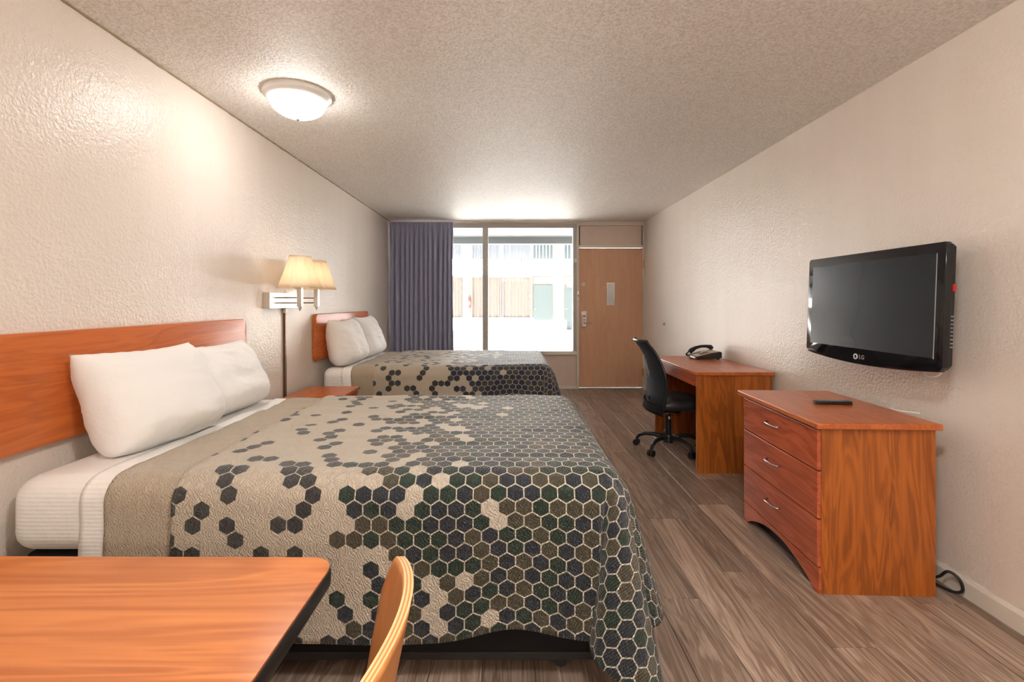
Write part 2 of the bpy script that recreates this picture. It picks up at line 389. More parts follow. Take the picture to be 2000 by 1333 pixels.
# ------------------------------------------------------------------ room shell
XL, XR, YF, YB, ZC = -1.73, 1.97, 6.87, -1.9, 2.44
def quadwall(name, x0, x1, y0, y1, z0, z1, label, cat, mat='wall'): return struct(name, B(x0, x1, y0, y1, z0, z1), mat, label, cat)
floor = quadwall('floor', XL - .1, XR + .1, YB - .1, YF + .13, -0.12, -0.006, 'brown wood plank floor of the motel room', 'floor', 'label')
quadwall('ceiling', XL - .1, XR + .1, YB - .1, YF + .13, ZC, ZC + .22, 'white popcorn textured ceiling', 'ceiling', 'ceiling')
quadwall('wall_left', XL - .12, XL, YB - .1, YF + .13, -.12, ZC, 'glossy beige textured wall behind the headboards', 'wall')
quadwall('wall_right', XR, XR + .12, YB - .1, YF + .13, -.12, ZC, 'beige textured wall behind the television', 'wall')
quadwall('wall_back', XL, XR, YB - .12, YB, -.12, ZC, 'beige textured wall behind the camera', 'wall')
# floor planks
PW, PL = 0.182, 1.22
plank_cache = {}
def plank_mesh(w, l):
    key = (round(w, 3), round(l, 3))
    if key in plank_cache: return plank_cache[key]
    g, c = 0.0009, 0.0012
    bm = bmesh.new(); R = []
    for (ins, z) in ((g, -0.006), (g, -0.0012), (g + c, 0.0)):
        R.append([bm.verts.new(p) for p in ((ins, ins, z), (w - ins, ins, z), (w - ins, l - ins, z), (ins, l - ins, z))])
    for a, b in zip(R, R[1:]):
        for j in range(4): bm.faces.new((a[j], a[(j + 1) % 4], b[(j + 1) % 4], b[j]))
    bm.faces.new(R[2]); me = bpy.data.meshes.new('plank'); bm.to_mesh(me); bm.free(); me.materials.append(M['plank'])
    plank_cache[key] = me; return me
x = XL; row = 0
while x < XR - 0.001:
    w = min(PW, XR - x); y = YB
    first = [0.81, 0.27, 1.07, 0.52, 1.22, 0.40][row % 6] + random.uniform(-.08, .0)
    while y < YF - 0.001:
        l = min(first if y == YB else PL, YF - y)
        obj('plank', plank_mesh(w, l), None, floor, loc=(x, y, 0)); y += l
    x += w; row += 1
# baseboards
struct('baseboard_right', prism([(XR, 0), (XR - .014, 0), (XR - .014, .068), (XR - .006, .082), (XR, .082)], 'Y', YB, YF - .03), 'white_paint', 'white painted baseboard along the right wall', 'baseboard')
struct('baseboard_left', prism([(XL, 0), (XL + .014, 0), (XL + .014, .068), (XL + .006, .082), (XL, .082)], 'Y', YB, YF - .03), 'white_paint', 'white painted baseboard along the left wall behind the beds', 'baseboard')
# ragged bead where wall meets ceiling
bm = bmesh.new(); pts, rad = [], []
for i in range(240):
    y = 0.3 + i * (YF - .35) / 239
    pts.append((XL + .003 + .002 * noise.noise((0, y * 9, 1)), y, ZC - .003 + .003 * noise.noise((3, y * 11, 0)))); rad.append(.005 + .003 * noise.noise((7, y * 23, 0)))
struct('trim_1', tube(bm, pts, rad, 6), plain('aged caulk', (0.34, 0.24, 0.14), 0.8), 'ragged brown caulk bead between left wall and ceiling', 'trim', True)

# far wall with window and door
DX0, DX1, WX0, WX1 = 1.023, 1.949, -1.62, 0.985
wf = bmesh.new()
box(wf, XL, WX0, YF, YF + .13, 0, ZC); box(wf, WX0, WX1 + .03, YF, YF + .13, 2.405, ZC); box(wf, WX1 + .03, XR, YF, YF + .13, 2.40, ZC)
box(wf, DX1 + .004, XR, YF, YF + .13, 0, 2.40)
wall_far = struct('wall_far', wf, 'wall', 'beige end wall around the window and door', 'wall')
obj('spandrel_panel', B(WX0, WX1 + .0, YF + .012, YF + .10, 0.0, .50), 'panel_paint', wall_far)
obj('sole_strip', B(WX0, WX1 + .0, YF - .004, YF + .012, 0.0, .045, bev=.003), 'white_paint', wall_far)
win = struct('window_1', B(WX0, WX1 + .03, YF - .012, YF + .09, 2.345, 2.405, bev=.004), 'frame_metal', 'wide picture window with grey frame beside the door', 'window')
obj('window_sill', B(WX0, WX1 + .0, YF - .03, YF + .09, .498, .552, bev=.004), 'white_paint', win)
obj('mullion', B(-.384, -.304, YF - .01, YF + .08, .552, 2.345, bev=.004), 'frame_metal', win)
obj('window_frame', B(.935, .985, YF - .004, YF + .085, .552, 2.345, bev=.004), 'frame_metal', win)
obj('window_frame', B(WX0, WX0 + .05, YF - .004, YF + .085, .552, 2.345, bev=.004), 'frame_metal', win)
obj('pane', B(WX0 + .05, -.384, YF + .040, YF + .046, .552, 2.345), 'glass', win)
obj('pane', B(-.304, .935, YF + .040, YF + .046, .552, 2.345), 'glass', win)
obj('window_sensor', B(.955, .985, YF - .02, YF - .004, 1.845, 1.90, bev=.003), 'white', win)
# door frame
df = struct('trim_2', B(.986, DX0 - .003, YF - .02, YF + .11, 0, 2.40, bev=.004), 'white_paint', 'off-white painted post between window and door', 'door frame')
obj('head_jamb', B(DX0 - .003, DX1 + .003, YF - .014, YF + .1, 2.060, 2.098, bev=.003), 'white_paint', df)
obj('top_rail', B(.99, XR, YF - .02, YF + .1, 2.385, 2.412, bev=.003), 'white_paint', df)
obj('side_jamb', B(DX1 + .003, XR - .002, YF - .014, YF + .1, 0, 2.385, bev=.003), 'white_paint', df)
obj('transom_panel', B(DX0 + .016, DX1 - .016, YF + .004, YF + .04, 2.100, 2.383, bev=.003), 'panel_paint', df)
obj('backing', B(DX0, DX1, YF + .05, YF + .09, 2.098, 2.385), 'black', df)
obj('threshold', B(DX0, DX1, YF - .03, YF + .1, 0.0, .018, bev=.004), 'steel', df)
obj('strike_plate', B(.992, 1.019, YF - .024, YF - .02, 1.285, 1.43), 'steel', df)
obj('strike_hole', B(1.002, 1.012, YF - .0265, YF - .0235, 1.345, 1.375), 'black', df)
door = struct('door_1', B(DX0, DX1, YF + .004, YF + .048, .022, 2.054, bev=.002), 'door', 'flat tan entrance door with lever lock', 'door')
lk = obj('lock', prism(rrect(DX0 + .03, DX0 + .115, .90, 1.14, .02), 'Y', YF + .004, YF - .008, .003), 'steel', door)
obj('lock_cover', prism(rrect(DX0 + .04, DX0 + .105, .905, 1.085, .018), 'Y', YF - .008, YF - .030, .006), 'metal', lk)
obj('thumb_turn', T([(DX0 + .07, YF - .029, 1.01), (DX0 + .07, YF - .045, 1.01)], .008), 'label', lk)
obj('logo_plate', B(DX0 + .05, DX0 + .095, YF - .0325, YF - .0295, 1.055, 1.067), 'label', lk)
obj('lever_handle', tube(T([(DX0 + .068, YF - .028, .966), (DX0 + .068, YF - .07, .966)], .012), [(DX0 + .062, YF - .07, .966), (DX0 + .12, YF - .072, .968), (DX0 + .185, YF - .066, .963)], [.011, .010, .008]), 'steel', door, 'auto')
obj('deadbolt_cover', xform(lathe([(0, .008), (.026, .007), (.032, 0), (0, 0)], 20), Matrix.Translation((DX0 + .06, YF + .004, 1.525)) @ Matrix.Rotation(PI / 2, 4, 'X')), 'panel_paint', door)
obj('peephole', xform(lathe([(0, .006), (.009, .006), (.012, 0), (0, 0)], 14), Matrix.Translation((1.487, YF + .004, 1.605)) @ Matrix.Rotation(PI / 2, 4, 'X')), 'brass', door)
obj('peephole', xform(lathe([(0, .005), (.006, .005), (.008, 0), (0, 0)], 14), Matrix.Translation((1.480, YF + .004, 1.66)) @ Matrix.Rotation(PI / 2, 4, 'X')), 'brass', door)
for z in (1.81, .24):
    h = obj('hinge', B(DX1 - .012, DX1 + .012, YF - .018, YF + .003, z - .055, z + .055, bev=.003), 'brass', door)
    obj('hinge_pin', T([(DX1 + .004, YF - .02, z - .062), (DX1 + .004, YF - .02, z + .062)], .006), 'brass', h)
nt = tag(obj('notice_card', B(1.428, 1.540, YF - .004, YF + .003, 1.222, 1.548, bev=.001), 'steel'), 'framed printed rate notice fixed to the tan door', 'notice')
obj('printed_sheet', B(1.436, 1.533, YF - .0055, YF - .004, 1.23, 1.54), 'notice', nt)
tag(obj('door_stop', xform(lathe([(0, .028), (.012, .026), (.016, .018), (.010, .012), (.022, .004), (.022, 0), (0, 0)], 16), Matrix.Translation((XR, 5.96, .99)) @ Matrix.Rotation(-PI / 2, 4, 'Y')), 'metal', None, 'auto'), 'small round metal bumper on the right wall near the door', 'door stop')

# curtain and its track
tr = tag(obj('curtain_track', B(-1.70, 1.0, YF - .10, YF - .07, 2.418, 2.438, bev=.003), 'white_paint'), 'white ceiling track the grey curtain hangs from', 'curtain track')
def curtain_fn(u, v):
    # v 0 at the top
    z = 2.415 - v * 2.28
    spread = 1 + .035 * max(0, v - .45)
    xw = u * .915 * spread
    ph = xw * 2 * PI / .068 + 2.6 * noise.noise((xw * 6, v * .6, 3))
    amp = .012 + .032 * min(1, v * 5) + .024 * noise.noise((xw * 7, 0, 1)) * min(1, v * 5)
    if v < .09: ph2 = xw * 2 * PI / .0375; y = (.010 * math.sin(ph2)) * (1 - v / .09) + amp * math.sin(ph) * (v / .09)
    else: y = amp * math.sin(ph)
    y += .012 * noise.noise((xw * 3, v * 3, 9)) * v
    return (-1.712 + xw + .010 * math.cos(ph) * min(1, v * 6), YF - .10 + y - .02, z)
cu = tag(obj('curtain', grid(300, 40, curtain_fn), 'curtain', None, True), 'slate grey pleated curtain drawn to the left of the window', 'curtain'); thick(cu, .002)
obj('pull_cord', T([(-.80, YF - .125, 2.41), (-.798, YF - .125, 1.9), (-.80, YF - .125, 1.35)], .0035, 6), 'white', cu)

# ------------------------------------------------------------------ beds
MT, L, BW = 0.675, 2.07, 1.37
def make_bed(yc, tagname, seed, xo, xi, cover_mat, blabel, clabel):
    bed = thing('bed', blabel, 'bed', (-1.69, yc, 0), 0, 'double beds')
    w = BW / 2
    obj('bed_base', B(.05, L - .05, -w + .03, w - .03, .075, .42, bev=.02), 'black_fabric', bed)
    obj('base_rail', B(.06, L - .06, -w + .035, w - .035, .055, .085, bev=.005), 'black', bed)
    for cx in (.15, L - .20):
        for cy in (-w + .09, w - .09):
            cst = obj('caster', T([(cx, cy - .012, .024), (cx, cy + .012, .024)], .024, 14), 'black', bed, 'auto')
            obj('stem', T([(cx, cy, .03), (cx, cy, .06)], .009), 'steel', cst)
    def mat_fn():
        bm = box(bmesh.new(), 0.01, L, -w, w, .42, MT)
        bmesh.ops.subdivide_edges(bm, edges=bm.edges, cuts=1)
        bm2 = box(bmesh.new(), 0.01, L, -w, w, .42, MT, bev=.075, seg=5); bm.free(); return bm2
    mt = obj('mattress', mat_fn(), 'linen', bed, 'auto')
    rr = .075
    def edge(a, r):
        if a <= 0: return (a, 0.0)
        if a < r * PI / 2: return (r * math.sin(a / r), r * (1 - math.cos(a / r)))
        return (r, r + a - r * PI / 2)
    hs, hf = .60, .54
    def drape(s, t, off):
        r = rr + off
        at, as_ = abs(t) - (w - rr), s - (L - rr)
        sg = -1 if t < 0 else 1
        x, y, z = s, t, MT + off
        wr = .007 * noise.noise((s * 2.2 + seed, t * 6, seed)) + .004 * noise.noise((s * 9, t * 15, seed + 4)) - .010 * max(0, noise.noise((s * 1.1, t * 9, seed + 8)) - .25)
        if at <= 0 and as_ <= 0: return (x, y, z + wr)
        if at > 0 and as_ <= 0:
            h, d = edge(at, r)
            k = max(0, d - .05)
            h += k * (.02 + .03 * noise.noise((s * 3.0, seed, 2))) + .02 * k * math.sin(s * 11 + seed)
            d *= 1 - .07 * max(0, noise.noise((s * 1.6 + 2.2, seed, 6))) - .10 * math.exp(-((s - (L - .36)) / .16) ** 2)
            return (x, sg * (w - rr + h), max(.012, MT + off - d) + wr * max(0, 1 - d * 4))
        if at <= 0:
            h, d = edge(as_, r); k = max(0, d - .05)
            q = math.exp(-(t + w) ** 2 / .25)
            h += k * (.10 + .22 * q + .05 * math.sin(t * 13 + seed))
            return (L - rr + h, t, max(.012, MT + off - d) + wr * max(0, 1 - d * 4))
        rho = math.hypot(at, as_); ph = math.degrees(math.atan2(as_, at)); h, d = edge(rho, r)
        s2 = math.sin(math.radians(2 * ph)) ** 2
        d = d * (1 - .10 * s2) if d > r else d
        k = max(0, d - .05)
        q = 1.0 if sg < 0 else 0.05
        # flare profile from the long side (0) to the foot side (90)
        a0 = .02 + .03 * noise.noise((L - rr) and ((L - rr) * 3.0, seed, 2)) + .02 * math.sin((L - rr) * 11 + seed)
        a1 = .10 + .22 * q + .05 * math.sin(sg * (w - rr) * 13 + seed)
        tt = ph / 90.0; sm = tt * tt * (3 - 2 * tt)
        fl = a0 * (1 - sm) + a1 * sm - .15 * math.exp(-((ph - 9) / 6) ** 2) + .20 * math.exp(-((ph - 36) / 15) ** 2) - .08 * math.exp(-((ph - 60) / 6) ** 2)
        h += k * fl
        rad = math.radians(ph)
        sw = -.20 * k * math.exp(-((ph - 24) / 15) ** 2) * q
        return (L - rr + h * math.sin(rad) + sw, sg * (w - rr + h * math.cos(rad)), max(.012, MT + off - d))
    def cloth(name, s0, s1, off, mat, ds=.016, parent=None, nt=170, edge_wave=0.0):
        ns = max(6, int((s1 - s0) / ds)); tm = w - rr + hs
        def st(u, v):
            s = s0 + u * (s1 - s0); t = -tm + v * 2 * tm
            if edge_wave: s += edge_wave * noise.noise((t * 5, seed, 5)) * (1 - u)
            return s, t
        me = grid(ns, nt, lambda u, v: drape(*st(u, v), off), lambda u, v: st(u, v))
        return obj(name, me, mat, parent, True)
    head = -1.69
    sh = cloth('top_sheet', xo - head - .085, xo - head + .05, .004, 'linen', parent=bed, edge_wave=.02); thick(sh, .002)
    cv = cloth('coverlet', xi - head, L - rr + hf, .026, cover_mat); thick(cv, .014, rim='hem')
    cv.location = bed.location; tag(cv, clabel, 'bedspread', 'hexagon bedspreads')
    bd = cloth('folded_band', xo - head, xi - head + .03, .010, 'band', parent=cv, edge_wave=.012); thick(bd, .006, rim='hem')
    return bed
make_bed(2.245, 'near', 1.0, -1.333, -1.10, 'cover_a', 'double bed beside the honey wood table, nearest the camera', 'hexagon print coverlet in green and olive on the bed nearest the camera')
make_bed(4.905, 'far', 5.0, -1.41, -1.21, 'cover_b', 'double bed under the window beside the grey curtain', 'hexagon print coverlet in navy and grey on the bed under the window')

def headboard(y0, y1, label):
    o = tag(obj('headboard', prism(rrect(y0, y1, .745, 1.16, .045, 6), 'X', XL + .003, XL + .038, .004), 'cherry_y', None, 'auto'), label, 'headboard', 'wall headboards'); return o
headboard(1.45, 3.04, 'cherry wood headboard on the wall behind the bed nearest the camera')
headboard(4.135, 5.67, 'cherry wood headboard on the wall behind the bed by the window')

def pillow(pos, yaw, lean, W, H, Tk, seed, label, group='white pillows'):
    n = 44
    def surf(side):
        def fn(u, v):
            a, b = 2 * u - 1, 2 * v - 1
            c = .42 if b < 0 else .10
            px = a * W / 2 * (1 - .035 * (1 - b * b)) * math.sqrt(1 - c * b * b / 2 * a * a)
            pz = b * H / 2 * (1 - .045 * (1 - a * a)) * math.sqrt(1 - c * a * a / 2 * b * b)
            f = max(0, (1 - abs(a) ** 4)) ** .55 * max(0, (1 - abs(b) ** 4)) ** .55
            t = Tk / 2 * f * (1 - .25 * b)
            edge_f = 1 - f
            t += side * 0 + .016 * f * noise.noise((a * 2.2 + seed, b * 2.2, seed)) + .0045 * noise.noise((a * 3 + seed, b * 9 + a * 3, seed + side)) * (f ** .5)
            t += .006 * f ** .3 * edge_f * math.sin(a * 26 + 2 * noise.noise((b * 3, seed, 1))) * (abs(b) > .0)
            sag = -.015 * (1 - a * a) * max(0, b)
            return (px, side * t, pz + sag)
        return grid(n, n, fn)
    bm = bmesh.new()
    for sd in (-1, 1):
        me = surf(sd); bm.from_mesh(me); bpy.data.meshes.remove(me)
    bmesh.ops.remove_doubles(bm, verts=bm.verts, dist=.0004)
    wd_ = Vector((math.sin(-yaw), math.cos(yaw), 0)); nr0 = Vector((math.cos(yaw), math.sin(yaw), 0))
    up = Vector((0, 0, 1)) * math.cos(lean) - nr0 * math.sin(lean); nr = nr0 * math.cos(lean) + Vector((0, 0, 1)) * math.sin(lean)
    m = Matrix((( *wd_, 0), (*nr, 0), (*up, 0), (0, 0, 0, 1))).transposed()
    bm.transform(m)
    o = obj('pillow', bm, 'pillow', None, True, loc=pos); tag(o, label, 'pillow', group); return o
pillow((-1.520, 2.025, .872), -.13, .42, .57, .45, .27, 1.0, 'white pillow on near bed, in front, closest to the camera')
pillow((-1.545, 2.545, .862), -.06, .40, .56, .41, .25, 6.0, 'white pillow on near bed, beside the wall sconce')
pillow((-1.545, 4.50, .893), -.03, .28, .60, .46, .26, 11.0, 'white pillow on window bed, on the nightstand side')
pillow((-1.548, 5.17, .896), -.02, .28, .60, .47, .24, 15.0, 'white pillow on window bed, on the curtain side')

# ------------------------------------------------------------------ nightstand
def pull(parent, c, half, axis, out, mat='steel', r=.0045):
    """bow handle: c centre on the front, half length along axis 'Y', out vector"""
    c, out = Vector(c), Vector(out); ax = Vector((0, 1, 0)) if axis == 'Y' else Vector((1, 0, 0))
    pts = [c - ax * half, c - ax * half * .93 + out * .6, c - ax * half * .62 + out, c + ax * half * .62 + out, c + ax * half * .93 + out * .6, c + ax * half]
    return obj('handle', T(pts, r, 8), mat, parent, True)
ns = thing('nightstand', 'cherry wood nightstand between the two beds', 'nightstand', (-1.655, 3.37, 0))
D, Wn, H = .40, .56, .565
obj('top', B(-.008, D + .012, -.01, Wn + .01, H - .024, H, bev=.004), 'cherry_y', ns)
obj('side_panel', B(0, D - .02, 0, .018, 0, H - .024), 'cherry_z', ns); obj('side_panel', B(0, D - .02, Wn - .018, Wn, 0, H - .024), 'cherry_z', ns)
obj('back_panel', B(0, .01, .018, Wn - .018, .04, H - .024), 'cherry_y', ns); obj('shelf', B(.01, D - .03, .018, Wn - .018, .10, .118), 'cherry_y', ns)
dr = obj('drawer', B(D - .30, D, .021, Wn - .021, H - .19, H - .028, bev=.002), 'cherry_red', ns); pull(dr, (D, Wn / 2, H - .11), .055, 'Y', (.025, 0, 0))

# ------------------------------------------------------------------ wall sconce
SX, SY = XL, 3.31
sc = thing('wall_sconce', 'double swing-arm wall sconce with two cream pleated shades', 'wall lamp', (0, 0, 0))
sc.location = (XL, 3.53, 1.22)
def sl(v): return (v[0] - XL, v[1] - 3.53, v[2] - 1.22)
def sb(x0, x1, y0, y1, z0, z1, bev=0.0): return B(x0 - XL, x1 - XL, y0 - 3.53, y1 - 3.53, z0 - 1.22, z1 - 1.22, bev=bev)
obj('back_plate', sb(XL, XL + .05, 3.31, 3.78, 1.223, 1.337, .002), 'metal', sc)
for (py, px_) in ((3.40, -1.508), (3.80, -1.552)):
    zb = 1.233
    ps = obj('post', sb(px_ - .017, px_ + .017, py - .017, py + .017, zb, 1.40, .003), 'metal', sc)
    for z in (1.262, 1.300):
        obj('arm', T([sl((XL + .05, py + .0, z)), sl((px_ - .015, py, z))], .0045, 8), 'bronze', sc)
    obj('switch_knob', shift(lathe([(0, -.028), (.006, -.028), (.006, -.016), (.012, -.012), (.012, 0), (0, 0)], 12), sl((px_, py, zb))), 'metal', ps)
    # empire shade with eight panels
    bmS = bmesh.new(); n = 96; prof = []
    rb, rt, z0, z1 = .150, .070, 1.373, 1.600
    def rad(j, t):
        a = (j / n * 8) % 1.0
        rib = .006 if a < .25 else 0.0
        return (rb + (rt - rb) * (t ** .92)) + rib
    rings = []
    for i in range(9):
        t = i / 8
        rings.append([bmS.verts.new(sl((px_ + rad(j, t) * math.cos(2 * PI * j / n), py + rad(j, t) * math.sin(2 * PI * j / n), z0 + t * (z1 - z0)))) for j in range(n)])
    for a, b in zip(rings, rings[1:]):
        for j in range(n): bmS.faces.new((a[j], a[(j + 1) % n], b[(j + 1) % n], b[j]))
    sh = obj('shade', bmS, 'shade', sc, 'auto'); thick(sh, .0015)
    obj('rim', tube(bmesh.new(), [sl((px_ + (rb + .002) * math.cos(2 * PI * j / 40), py + (rb + .002) * math.sin(2 * PI * j / 40), z0)) for j in range(41)], .004, 6), 'shade', sh, True)
    obj('rim', tube(bmesh.new(), [sl((px_ + (rt + .002) * math.cos(2 * PI * j / 40), py + (rt + .002) * math.sin(2 * PI * j / 40), z1)) for j in range(41)], .003, 6), 'shade', sh, True)
    obj('bulb', shift(lathe([(0, .10), (.02, .09), (.03, .065), (.024, .035), (.013, .015), (.013, 0), (0, 0)], 16), sl((px_, py, 1.40))), 'bulb', sc, True)
cc = tag(obj('cord_cover', B(-.002, .016, -.013, .013, 0, 1.20, bev=.003), 'bronze', loc=(XL + .002, 3.62, .02)), 'thin dark cord cover running down wall below the sconce', 'cord cover')
obj('end_cap', B(-.002, .022, -.018, .018, 1.165, 1.20, bev=.004), 'white', cc)

# ------------------------------------------------------------------ ceiling lamp and added fill lamps
def ceiling_lamp(x, y, label, glow):
    t = thing('ceiling_lamp', label, 'ceiling lamp', (x, y, ZC), 0, 'flush ceiling lamps')
    obj('pan', lathe([(.0, 0), (.178, 0), (.182, -.008), (.180, -.020), (.172, -.026), (.166, -.034), (.150, -.048), (.143, -.050), (.0, -.040)], 56), 'tan_metal', t, 'auto')
    obj('glass_bowl', lathe([(.146, -.048)] + [(.146 * math.cos(a), -.048 - .085 * math.sin(a)) for a in [i * PI / 2 / 12 for i in range(1, 12)]] + [(0, -.133)], 48), glow, t, True)
    obj('finial', lathe([(0, -.152), (.008, -.150), (.011, -.142), (.007, -.136), (.012, -.131), (0, -.128)], 16), 'metal', t, True)
ceiling_lamp(-1.187, 2.65, 'round flush ceiling lamp with glowing white glass bowl, above near bed', 'lamp_glass')
ceiling_lamp(0.35, 0.45, 'round flush ceiling lamp with glowing white glass bowl, unseen fill light added over the foreground chair', 'fill_lamp_glass')  # unseen lamp added to fill the near half of the room

def fill_globe_bar(x, label):
    t = thing('fill_globe_bar', label, 'wall lamp', (x, YB, 2.02))
    obj('back_bar', B(-.42, .42, .002, .045, -.055, .055, bev=.006), 'steel', t)
    for i in range(5):
        bx = -.32 + i * .16
        obj('socket', xform(lathe([(.0, 0), (.03, 0), (.03, .03), (0, .03)], 16), Matrix.Translation((bx, .045, 0)) @ Matrix.Rotation(-PI / 2, 4, 'X')), 'steel', t, 'auto')
        obj('globe', xform(lathe([(.06 * math.sin(a), -.06 * math.cos(a)) for a in [PI * j / 14 for j in range(15)]], 24), Matrix.Translation((bx, .13, 0))), 'globe', t, True)
fill_globe_bar(0.12, 'row of five glowing globe bulbs added unseen as fill light on the wall behind the camera')  # globes added out of view as frontal fill light

# ------------------------------------------------------------------ dresser
ROT = -math.radians(2.3)
ds = thing('dresser', 'three-drawer cherry dresser under the television', 'dresser', (1.345, 2.045, 0), ROT)
DW, DL, DH = .49, .705, .722
obj('top', B(-.022, DW + .012, -.026, DL + .042, DH, DH + .026, bev=.005), 'cherry_y', ds)
obj('side_panel', B(.012, DW, 0, .02, 0, DH), 'cherry_z', ds); obj('side_panel', B(.012, DW, DL - .02, DL, 0, DH), 'cherry_z', ds)
obj('back_panel', B(DW - .012, DW - .002, .02, DL - .02, .05, DH), 'cherry_z', ds)
obj('toe_board', B(.055, .07, .02, DL - .02, 0, .12), 'black', ds)
zs = [.113, .324, .533, .714]
for a, b in zip(zs, zs[1:]):
    d = obj('drawer', B(-.004, .40, .004, DL - .004, a + .003, b - .003, bev=.0022), 'cherry_red', ds)
    pull(d, (-.004, DL / 2 + .01, (a + b) / 2 + .02), .062, 'Y', (-.030, 0, 0), 'steel', .0045)
arch = [(0.0, 0.0), (0.0, .110), (DL, .110), (DL, 0.0), (DL - .035, 0.0)]
for i in range(1, 20):
    t = i / 20; yy = DL - .035 - t * (DL - .07); arch.append((yy, .088 * math.sin(PI * t) ** .75))
arch.append((.035, 0.0))
obj('apron', prism(arch, 'X', 0.0, .016), 'cherry_red', ds)
rm = tag(obj('remote_control', prism(rrect(-.09, .09, -.021, .021, .012), 'Z', 0, .017, .004), 'black', loc=(1.652, 2.405, .7482), rotz=-.06), 'slim black remote control lying on the dresser', 'remote control')
bm = bmesh.new()
for i in range(9):
    for j in range(3): box(bm, -.07 + i * .014, -.063 + i * .014, -.012 + j * .010, -.006 + j * .010, .0165, .0185)
obj('buttons', bm, 'grey', rm)
tag(obj('white_cable', T([(1.86, 2.30, .752), (1.845, 2.26, .752), (1.85, 2.21, .754), (1.872, 2.19, .756), (1.895, 2.17, .755)], .004, 6), 'white', None, True), 'short white cable end lying at the back of the dresser', 'cable')
tag(obj('power_cord', T(spline([(1.90, 2.12, .012), (1.925, 2.05, .010), (1.945, 2.02, .03), (1.94, 2.03, .075), (1.92, 2.06, .09), (1.905, 2.09, .05), (1.91, 2.16, .012), (1.93, 2.25, .010)]), .006, 6), 'black', None, True), 'black power cord coiled on floor behind the dresser', 'cord')

# ------------------------------------------------------------------ television
tv = thing('television', 'black flat screen television mounted on the right wall', 'television', (1.80, 2.392, 1.25))
tv.rotation_euler = (0, math.radians(2.2), 0)       # tilted down a little
HW, HH = .446, .272
def bow(y): return -.028 * (1 - (y / HW) ** 2)
outl = [(HW, HH - .012), (HW - .012, HH)] + [(-HW + .012, HH), (-HW, HH - .012)] + [(-HW, -HH + .02), (-HW + .02, -HH + bow(-HW + .02))]
outl += [(y, -HH + bow(y)) for y in [(-HW + .02) + i * (2 * HW - .04) / 16 for i in range(1, 16)]] + [(HW - .02, -HH + bow(HW - .02)), (HW, -HH + .02)]
obj('bezel', prism(outl, 'X', 0.0, .030, .004), 'gloss_black', tv, 'auto')
scr = [(-HW + .044, -HH + .052), (HW - .040, -HH + .052), (HW - .040, HH - .046), (-HW + .044, HH - .046)]
obj('screen', prism(scr, 'X', -.0012, .004), 'screen', tv)
obj('screen_edge', B(-.0016, .003, -HW + .0405, -HW + .0435, -HH + .050, HH - .046), 'grey', tv)
obj('housing', prism([(y * .985, z * .97) for y, z in outl], 'X', .030, .048, .003), 'black', tv)
obj('housing_back', prism(rrect(-.33, .33, -.20, .20, .04), 'X', .048, .085, .012), 'black', tv)
wb = obj('wall_bracket', B(.085, .158, -.12, .12, -.10, .10, bev=.004), 'black', tv)
bmv = bmesh.new()
for i in range(9): box(bmv, .031, .045, -HW + .0035, -HW + .0065, -.17 + i * .016, -.165 + i * .016)
obj('side_buttons', bmv, 'grey', tv)
obj('red_tag', B(.036, .047, -HW + .002, -HW + .0075, .065, .095), 'red', tv)
# maker's mark: ring and two letters
lm = text_mesh('LG', .030, .0003)
mm = Matrix.Translation((-.0008, -.012 + .010, -HH + .010)) @ Matrix(((0, 0, -1, 0), (-1, 0, 0, 0), (0, 1, 0, 0), (0, 0, 0, 1)))
lm.transform(mm); obj('lettering', lm, 'grey', tv)
obj('logo_ring', T([(-.001, .040 + .012 * math.cos(a), -HH + .010 + .012 * math.sin(a)) for a in [2 * PI * i / 24 for i in range(24)]], .0026, 6), 'white', tv)
tag(obj('television_cable', T(spline([(1.842, 2.11, .985), (1.836, 2.085, .950), (1.836, 2.05, .942), (1.842, 2.02, .955), (1.85, 2.005, .985)]), .0038, 8), 'white', None, True), 'loop of white cable hanging just below the television', 'cable')

# ------------------------------------------------------------------ desk
dk = thing('desk', 'cherry wood desk against the right wall behind the dresser', 'desk', (1.39, 3.48, 0))
KW, KL, KH = .556, 1.02, .752
obj('top', B(-.014, KW + .012, -.016, KL + .016, KH - .026, KH, bev=.004), 'cherry_y', dk)
obj('side_panel', B(0, KW, 0, .022, 0, KH - .026), 'cherry_z', dk); obj('side_panel', B(0, KW, KL - .022, KL, 0, KH - .026), 'cherry_z', dk)
obj('modesty_panel', B(KW - .10, KW - .082, .022, KL - .022, .18, KH - .026), 'cherry_y', dk)
obj('drawer', B(.002, .30, .024, KL - .024, KH - .115, KH - .030, bev=.002), 'cherry_red', dk)
for (a, b) in ((.05, .06), (KW - .05, .06), (.05, KL - .012), (KW - .05, KL - .012)): pass
# telephone
ph = thing('telephone', 'black desk telephone on the far end of the desk', 'telephone', (1.665, 4.20, .7522), 0)
prof = [(0, .016), (.012, .010), (.215, .010), (.235, .020), (.235, .066), (.222, .072), (.14, .060), (.02, .030), (0, .024)]
base = obj('base', prism(prof, 'Y', .0, .215, .003), 'black', ph)
for fx, fy in ((.03, .02), (.21, .02), (.03, .195), (.21, .195)): obj('foot', lathe([(0, 0), (.010, 0), (.010, .012), (0, .012)], 10, fx, fy), 'black', ph)
def onface(x): return .030 + (x - .02) * (.030 / .12) if x < .14 else .060 + (x - .14) * (.012 / .082)
face = prism([(.018, onface(.018) - .004), (.018, onface(.018) + .003), (.14, onface(.14) + .003), (.21, onface(.21) + .003), (.21, onface(.21) - .006)], 'Y', .012, .130); obj('faceplate', face, 'keys', ph)
kb = bmesh.new()
for i in range(4):
    for j in range(3): xx = .06 + i * .020; box(kb, xx, xx + .012, .035 + j * .022, .050 + j * .022, onface(xx) + .002, onface(xx) + .008)
obj('keypad', kb, 'label', ph)
